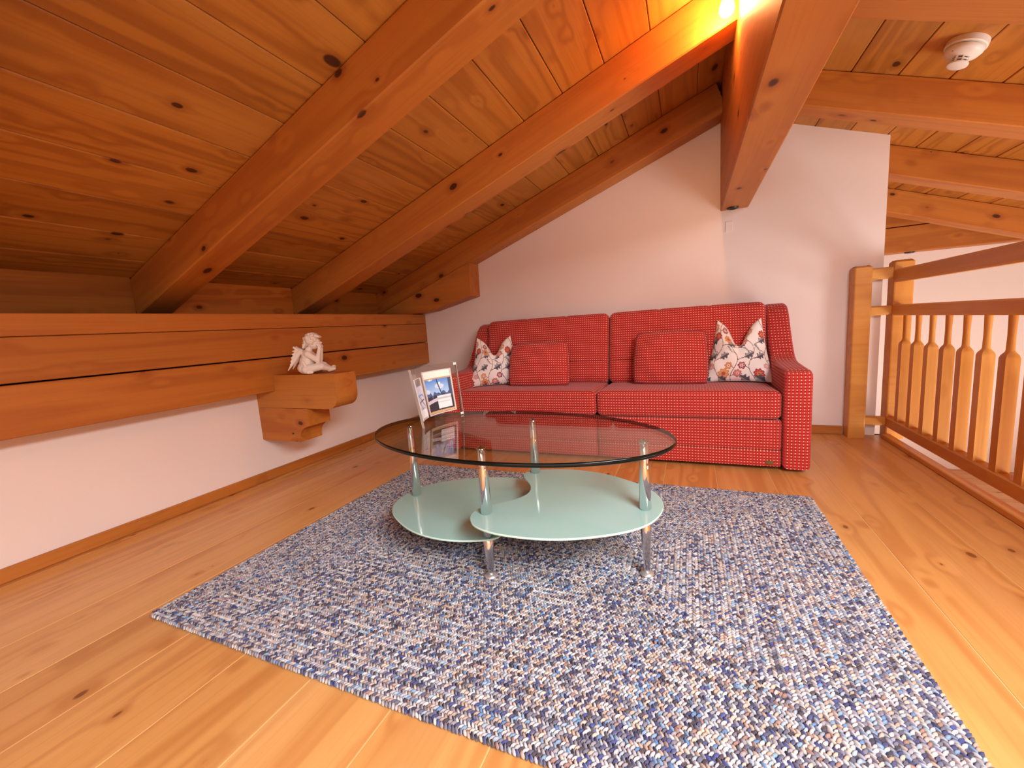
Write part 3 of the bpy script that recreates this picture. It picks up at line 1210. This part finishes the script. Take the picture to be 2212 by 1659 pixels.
def fpt(s, z, off):
    """point on the curved frame: s 0..1 along, z height, off towards the room"""
    t = s
    p = (1 - t) ** 2 * FA + 2 * t * (1 - t) * (2 * FM - .5 * FA - .5 * FB) + t ** 2 * FB
    d = 2 * (1 - t) * ((2 * FM - .5 * FA - .5 * FB) - FA) + 2 * t * (FB - (2 * FM - .5 * FA - .5 * FB))
    d /= np.linalg.norm(d)
    nrm = np.array([d[1], -d[0]])
    q = p + nrm * (off - LEAN * z / FH)
    return (q[0] - FM[0], q[1] - FM[1], z)


def curved_slab(nm, s0, s1, z0, z1, o0, o1, mat, n=14, parent=None):
    v, f = [], []
    for i in range(n + 1):
        s = s0 + (s1 - s0) * i / n
        v += [fpt(s, z0, o0), fpt(s, z0, o1), fpt(s, z1, o1), fpt(s, z1, o0)]
    for i in range(n):
        for k in range(4):
            f.append((i * 4 + k, i * 4 + (k + 1) % 4, (i + 1) * 4 + (k + 1) % 4, (i + 1) * 4 + k))
    f += [(3, 2, 1, 0), (n * 4, n * 4 + 1, n * 4 + 2, n * 4 + 3)]
    me = pydata(nm, v, f)
    bm = bmesh.new()
    bm.from_mesh(me)
    bmesh.ops.recalc_face_normals(bm, faces=bm.faces[:])
    bm.to_mesh(me)
    bm.free()
    return obj(nm, me, mat, parent or ft)


curved_slab('acrylic_body', 0, 1, 0, FH, -.005, .005, M_ACRYL)


def paint_photo(U, Vv, which):
    c = np.zeros((len(U), 3))
    sky = np.array(s2l(70, 128, 206)[:3])
    hor = np.array(s2l(176, 206, 236)[:3])
    c[:] = sky + (hor - sky) * np.clip(1 - (Vv - .45) / .4, 0, 1)[:, None]
    cl = np.sin(U * 9 + Vv * 14) + np.sin(U * 4 - Vv * 23 + 1.0)
    c[cl > .9] = s2l(206, 220, 238)[:3]
    if which == 1:
        mt = .44 + .05 * np.abs(np.sin(U * 11)) + .02 * np.sin(U * 37)
        c[Vv < mt] = s2l(84, 100, 140)[:3]
        c[Vv < mt - .08] = s2l(62, 56, 66)[:3]
        c[(Vv < .30 + .12 * U) & (Vv > .22 + .12 * U) & (U < .5)] = s2l(206, 196, 206)[:3]
        c[np.abs(U - (.52 + .35 * (1 - Vv) ** 2 * 1.2)) < .018] = s2l(44, 50, 62)[:3]
        c[(U > .90) & (Vv > .35)] = s2l(70, 84, 110)[:3]
        c[Vv > .84] = s2l(240, 236, 222)[:3]
        c[(Vv > .80) & (Vv <= .84)] = s2l(196, 160, 120)[:3]
        m = (U > .46) & (U < .95) & (Vv > .08) & (Vv < .40)
        c[m] = s2l(238, 234, 232)[:3]
        c[m & (np.abs(Vv - .33) < .022)] = s2l(196, 194, 196)[:3]
        c[m & (np.abs(Vv - .24) < .010) & (U < .9)] = s2l(206, 204, 206)[:3]
        c[Vv < .05] = s2l(206, 168, 120)[:3]
        c[np.hypot(U - .27, (Vv - .79) * 1.5) < .035] = s2l(255, 246, 214)[:3]
        c[np.hypot(U - .62, (Vv - .70) * 1.5) < .035] = s2l(255, 246, 214)[:3]
    else:
        c[Vv > .74] = s2l(206, 206, 222)[:3]
        mt = .60 + .12 * U
        c[Vv < mt] = s2l(214, 214, 226)[:3]
        c[(Vv < mt) & (np.sin(U * 13 + Vv * 21) > .75)] = s2l(120, 124, 150)[:3]
        c[(np.abs(Vv - .46 - .1 * U) < .02)] = s2l(84, 76, 84)[:3]
        c[Vv < .26] = s2l(236, 238, 242)[:3]
        c[(Vv > .26) & (Vv < .34) & (np.sin(U * 40) > .2)] = s2l(170, 160, 160)[:3]
    return c


def photo(nm, s0, s1, z0, z1, which):
    nu, nv = 60, 90
    v, f = [], []
    uu, vv = [], []
    for i in range(nu + 1):
        for j in range(nv + 1):
            v.append(fpt(s0 + (s1 - s0) * i / nu, z0 + (z1 - z0) * j / nv, .0058))
            uu.append(i / nu)
            vv.append(j / nv)
    for i in range(nu):
        for j in range(nv):
            a = i * (nv + 1) + j
            f.append((a, a + nv + 1, a + nv + 2, a + 1))
    me = pydata(nm, v, f)
    at = me.color_attributes.new('Col', 'FLOAT_COLOR', 'POINT')
    c = paint_photo(np.array(uu), np.array(vv), which)
    at.data.foreach_set('color', np.c_[c, np.ones(len(c))].astype(np.float32).ravel())
    o = obj(nm, me, M_PHOTO, ft)
    return o


M_SIDE = plain('acrylic_side', (170, 146, 134), .1, spec=.8)
M_EDGE = plain('acrylic_edge', (214, 200, 190), .12, spec=.8)
for s0, s1, z0, z1, w in [(.055, .305, .034, .172, 0), (.405, .885, .034, .222, 1)]:
    ph = photo('photo', s0, s1, z0, z1, w)
    zt = z1 + (.035 if w == 0 else .004)
    for a, b, c, d in [(s0 - .02, s0, z0 - .006, zt), (s1, s1 + .02, z0 - .006, zt), (s0, s1, z0 - .006, z0 - .001), (s0, s1, zt - .003, zt)]:
        curved_slab('pocket_edge', a, b, c, d, .0052, .0085, M_EDGE, 6, ph)
for s in (.0, .993):
    curved_slab('side_edge', s, s + .007, 0, FH, -.0052, .0054, M_SIDE, 2)
curved_slab('corner_clip', .955, .992, FH - .012, FH - .001, .0056, .0075, M_WHITE, 2)
curved_slab('corner_clip', .955, .992, .002, .012, .0056, .0075, M_WHITE, 2)

# ---------------------------------------------------------------- cherub figurine
M_CHER = plain('cast_stone_white', (238, 222, 206), .55, spec=.3)
ch = thing('cherub_figurine', 'white seated cherub figurine with wings resting its chin in its hands', 'figurine', (-2.178, 1.880, .7165), (0, 0, math.radians(38)))


def ellipsoid(bm, c, r, rot=None, sub=2):
    q = bmesh.ops.create_icosphere(bm, subdivisions=sub, radius=1.0)
    M = Matrix.Translation(c) @ (rot.to_matrix().to_4x4() if rot else Matrix()) @ Matrix.Diagonal((*r, 1))
    bmesh.ops.transform(bm, matrix=M, verts=q['verts'])


def capsule(bm, a, b, ra, rb, n=7):
    a, b = Vector(a), Vector(b)
    for i in range(n + 1):
        t = i / n
        r = ra + (rb - ra) * t
        ellipsoid(bm, a.lerp(b, t), (r, r, r))


def remesh(nm, bm, mat, parent, vox=.0028, it=5):
    me = bpy.data.meshes.new(nm)
    bm.to_mesh(me)
    bm.free()
    o = bpy.data.objects.new(nm, me)
    COL.objects.link(o)
    r = o.modifiers.new('r', 'REMESH')
    r.mode = 'VOXEL'
    r.voxel_size = vox
    s = o.modifiers.new('s', 'SMOOTH')
    s.factor, s.iterations = .5, it
    dg = bpy.context.evaluated_depsgraph_get()
    m2 = bpy.data.meshes.new_from_object(o.evaluated_get(dg))
    bpy.data.objects.remove(o)
    m2.materials.clear()
    m2.materials.append(mat)
    m2.shade_smooth()
    o = bpy.data.objects.new(nm, m2)
    return link(o, parent)


bm = bmesh.new()
ellipsoid(bm, (-.040, 0, .040), (.050, .058, .042))          # seat
ellipsoid(bm, (-.030, 0, .075), (.045, .052, .050))          # belly
ellipsoid(bm, (-.022, 0, .112), (.038, .050, .042))          # chest
ellipsoid(bm, (-.012, 0, .148), (.022, .024, .024))          # neck
ellipsoid(bm, (.022, 0, .192), (.039, .037, .043))           # head
ellipsoid(bm, (.050, 0, .180), (.014, .024, .020))           # muzzle / cheeks
ellipsoid(bm, (.064, 0, .190), (.0075, .0065, .0075))        # nose
ellipsoid(bm, (.060, 0, .176), (.006, .010, .0035))          # lips
ellipsoid(bm, (.056, 0, .162), (.009, .010, .007))           # chin
ellipsoid(bm, (.052, .016, .205), (.010, .010, .005))        # brows
ellipsoid(bm, (.052, -.016, .205), (.010, .010, .005))
for s in (-1, 1):
    capsule(bm, (-.014, s * .044, .126), (.040, s * .050, .082), .020, .016)
    capsule(bm, (.040, s * .050, .082), (.056, s * .032, .150), .0165, .012)
    ellipsoid(bm, (.056, s * .031, .160), (.011, .010, .014))
    for q in range(4):
        capsule(bm, (.052 + q * .005, s * (.033 - q * .002), .165), (.044 + q * .006, s * (.034 - q * .001), .182 - q * .002), .0048, .0038, 4)
    capsule(bm, (.060, s * .029, .156), (.068, s * .018, .166), .0055, .004, 4)
    capsule(bm, (-.030, s * .040, .032), (.056, s * .052, .044), .030, .024)
    capsule(bm, (.056, s * .052, .042), (.098, s * .012, .022), .022, .016)
    capsule(bm, (.094, s * .016, .018), (.122, s * .004 + .006, .026 + .006 * s), .015, .012)
    for q in range(4):
        ellipsoid(bm, (.128, s * .010 + (q - 1.5) * .005, .034), (.005, .004, .006))
cb_ = remesh('body', bm, M_CHER, ch, .0026, 4)
for s in (-1, 1):
    e = lathe_mesh('eye', [(.0012, -.002), (.0042, -.0005), (.0036, .0012), (.0012, .0022)], 10)
    obj('eye', e, M_CHER, ch, (.0565, s * .0165, .1955), (0, math.radians(80), s * .25))
bm = bmesh.new()
rs = random.Random(3)
ellipsoid(bm, (.012, 0, .208), (.044, .043, .040))
for k in range(70):
    a = rs.uniform(0, 2 * math.pi)
    el = rs.uniform(-.35, 1.45)
    d = Vector((math.cos(a) * math.cos(el), math.sin(a) * math.cos(el), math.sin(el)))
    if d.x > .62 and d.z < .55:
        continue
    p = Vector((.013, 0, .206)) + Vector((d.x * .046, d.y * .045, d.z * .043))
    capsule(bm, p, p + Vector((rs.uniform(-.010, .010), rs.uniform(-.012, .012), rs.uniform(-.012, .004))), .0088, .006, 3)
for k in range(7):
    y = -.032 + k * .0107
    capsule(bm, (.040, y, .236), (.060, y * 1.05, .226 + .003 * math.sin(k * 2)), .0095, .0065, 3)
for k in range(6):
    capsule(bm, (-.028 + k * .004, -.036 + k * .014, .182), (-.034, -.036 + k * .014, .166), .010, .007, 3)
remesh('hair', bm, M_CHER, ch, .0022, 1)
# wings: feathered plates
for s in (-1, 1):
    w = thing('wing', None, None)
    bpy.data.objects.remove(w)
    bm = bmesh.new()
    for k in range(7):
        t = k / 6
        a = Vector((-.052 - .010 * t, s * (.018 + .016 * t), .150 - .010 * t))
        b = Vector((-.088 - .030 * t, s * (.034 + .026 * t), .168 - .118 * t))
        n = 7
        for i in range(n + 1):
            q = a.lerp(b, i / n)
            rr = .0125 * (1 - .55 * i / n)
            ellipsoid(bm, q, (rr, rr * .55, rr), None, 1)
    capsule(bm, (-.046, s * .018, .128), (-.086, s * .034, .170), .011, .008)
    capsule(bm, (-.066, s * .028, .135), (-.092, s * .040, .090), .016, .012)
    capsule(bm, (-.092, s * .040, .090), (-.128, s * .056, .036), .012, .004)
    remesh('wing', bm, M_CHER, ch, .0026, 1)
# loin cloth folds
bm = bmesh.new()
for k in range(6):
    t = k / 5
    capsule(bm, (-.045 + .014 * t, -.052 - .004 * math.sin(k * 2), .085 - .03 * t), (-.020 + .022 * t, -.058, .012), .0075, .010, 6)
for k in range(4):
    capsule(bm, (-.050 + .02 * k, .052, .07 - .012 * k), (-.02 + .02 * k, .058, .012), .008, .010, 5)
remesh('loin_cloth', bm, M_CHER, ch, .0028, 2)

# ---------------------------------------------------------------- smoke detector
n_ = Vector((-TL * cosT, 0, -cosT))     # board normal pointing into the room
sd_x, sd_y = 1.112, 2.605
sd = thing('smoke_detector', 'white round smoke detector on the sloping ceiling boards', 'smoke detector', (sd_x, sd_y, ZR - TL * sd_x - .0005), (math.pi, math.atan(-TL), 0))
sd.scale = (1.18, 1.18, 1.18)
sd.rotation_euler = n_.to_track_quat('Z', 'Y').to_euler()
obj('base', lathe_mesh('base', [(.060, 0), (.060, .018), (.057, .021)], 40), M_WHITE, sd)
obj('housing', lathe_mesh('housing', [(.050, .0215), (.0545, .026), (.0545, .032), (.047, .043), (.030, .050), (.026, .052)], 40), M_WHITE, sd)
for k in range(8):
    a = 2 * math.pi * k / 8
    box('vent_post', (-.002, -.003, 0), (.002, .003, .018), M_WHITE, sd).location = (.024 * math.cos(a), .024 * math.sin(a), .060)
obj('chamber', lathe_mesh('chamber', [(.019, .052), (.019, .0685)], 24), plain('vent_grey', (120, 96, 84), .8), sd)
obj('vent_ring', lathe_mesh('vent_ring', [(.025, .0585), (.0265, .060), (.025, .0615)], 32), M_WHITE, sd)
obj('sensor_cap', lathe_mesh('sensor_cap', [(.026, .0685), (.0305, .071), (.030, .0755), (.026, .078)], 36), M_WHITE, sd)
box('test_button', (-.009, -.004, -.002), (.009, .004, .002), M_DARK, sd).location = (.018, .036, .0415)

# flush blank plate on the gable wall below the ridge beam
o = box('cover_plate', (.250, YB - .004, 1.512), (.298, YB - .0002, 1.588), M_WALL, None, .0015, 1)
tag(o, 'small blank cover plate on the gable wall below the ridge beam', 'cover plate')

# ---------------------------------------------------------------- glowing lamp beside the ridge beam
lp = thing('spot_lamp', 'small glowing warm lamp beside the ridge beam at the top edge', 'lamp', (.2165, 2.312, 2.362))
obj('wall_base', lathe_mesh('wall_base', [(.030, 0), (.030, .014), (.020, .020)], 28), M_WHITE, lp, (0, 0, 0), (0, -math.pi / 2, 0))
obj('socket', tube_mesh('socket', [(-.015, 0, 0), (-.036, 0, -.010), (-.048, 0, -.040)], [.010, .011, .013], 16), M_WHITE, lp)
em = NT('lamp_glow')
e = em.n('ShaderNodeEmission')
e.inputs[0].default_value = (1.0, .47, .17, 1)
e.inputs[1].default_value = 210.0
em.t.links.new(e.outputs[0], em.out.inputs[0])
obj('bulb', lathe_mesh('bulb', [(.002, -.044), (.016, -.042), (.026, -.034), (.031, -.020), (.030, -.004), (.024, .012), (.016, .026), (.012, .034)], 20), em.m, lp, (-.052, 0, -.077))
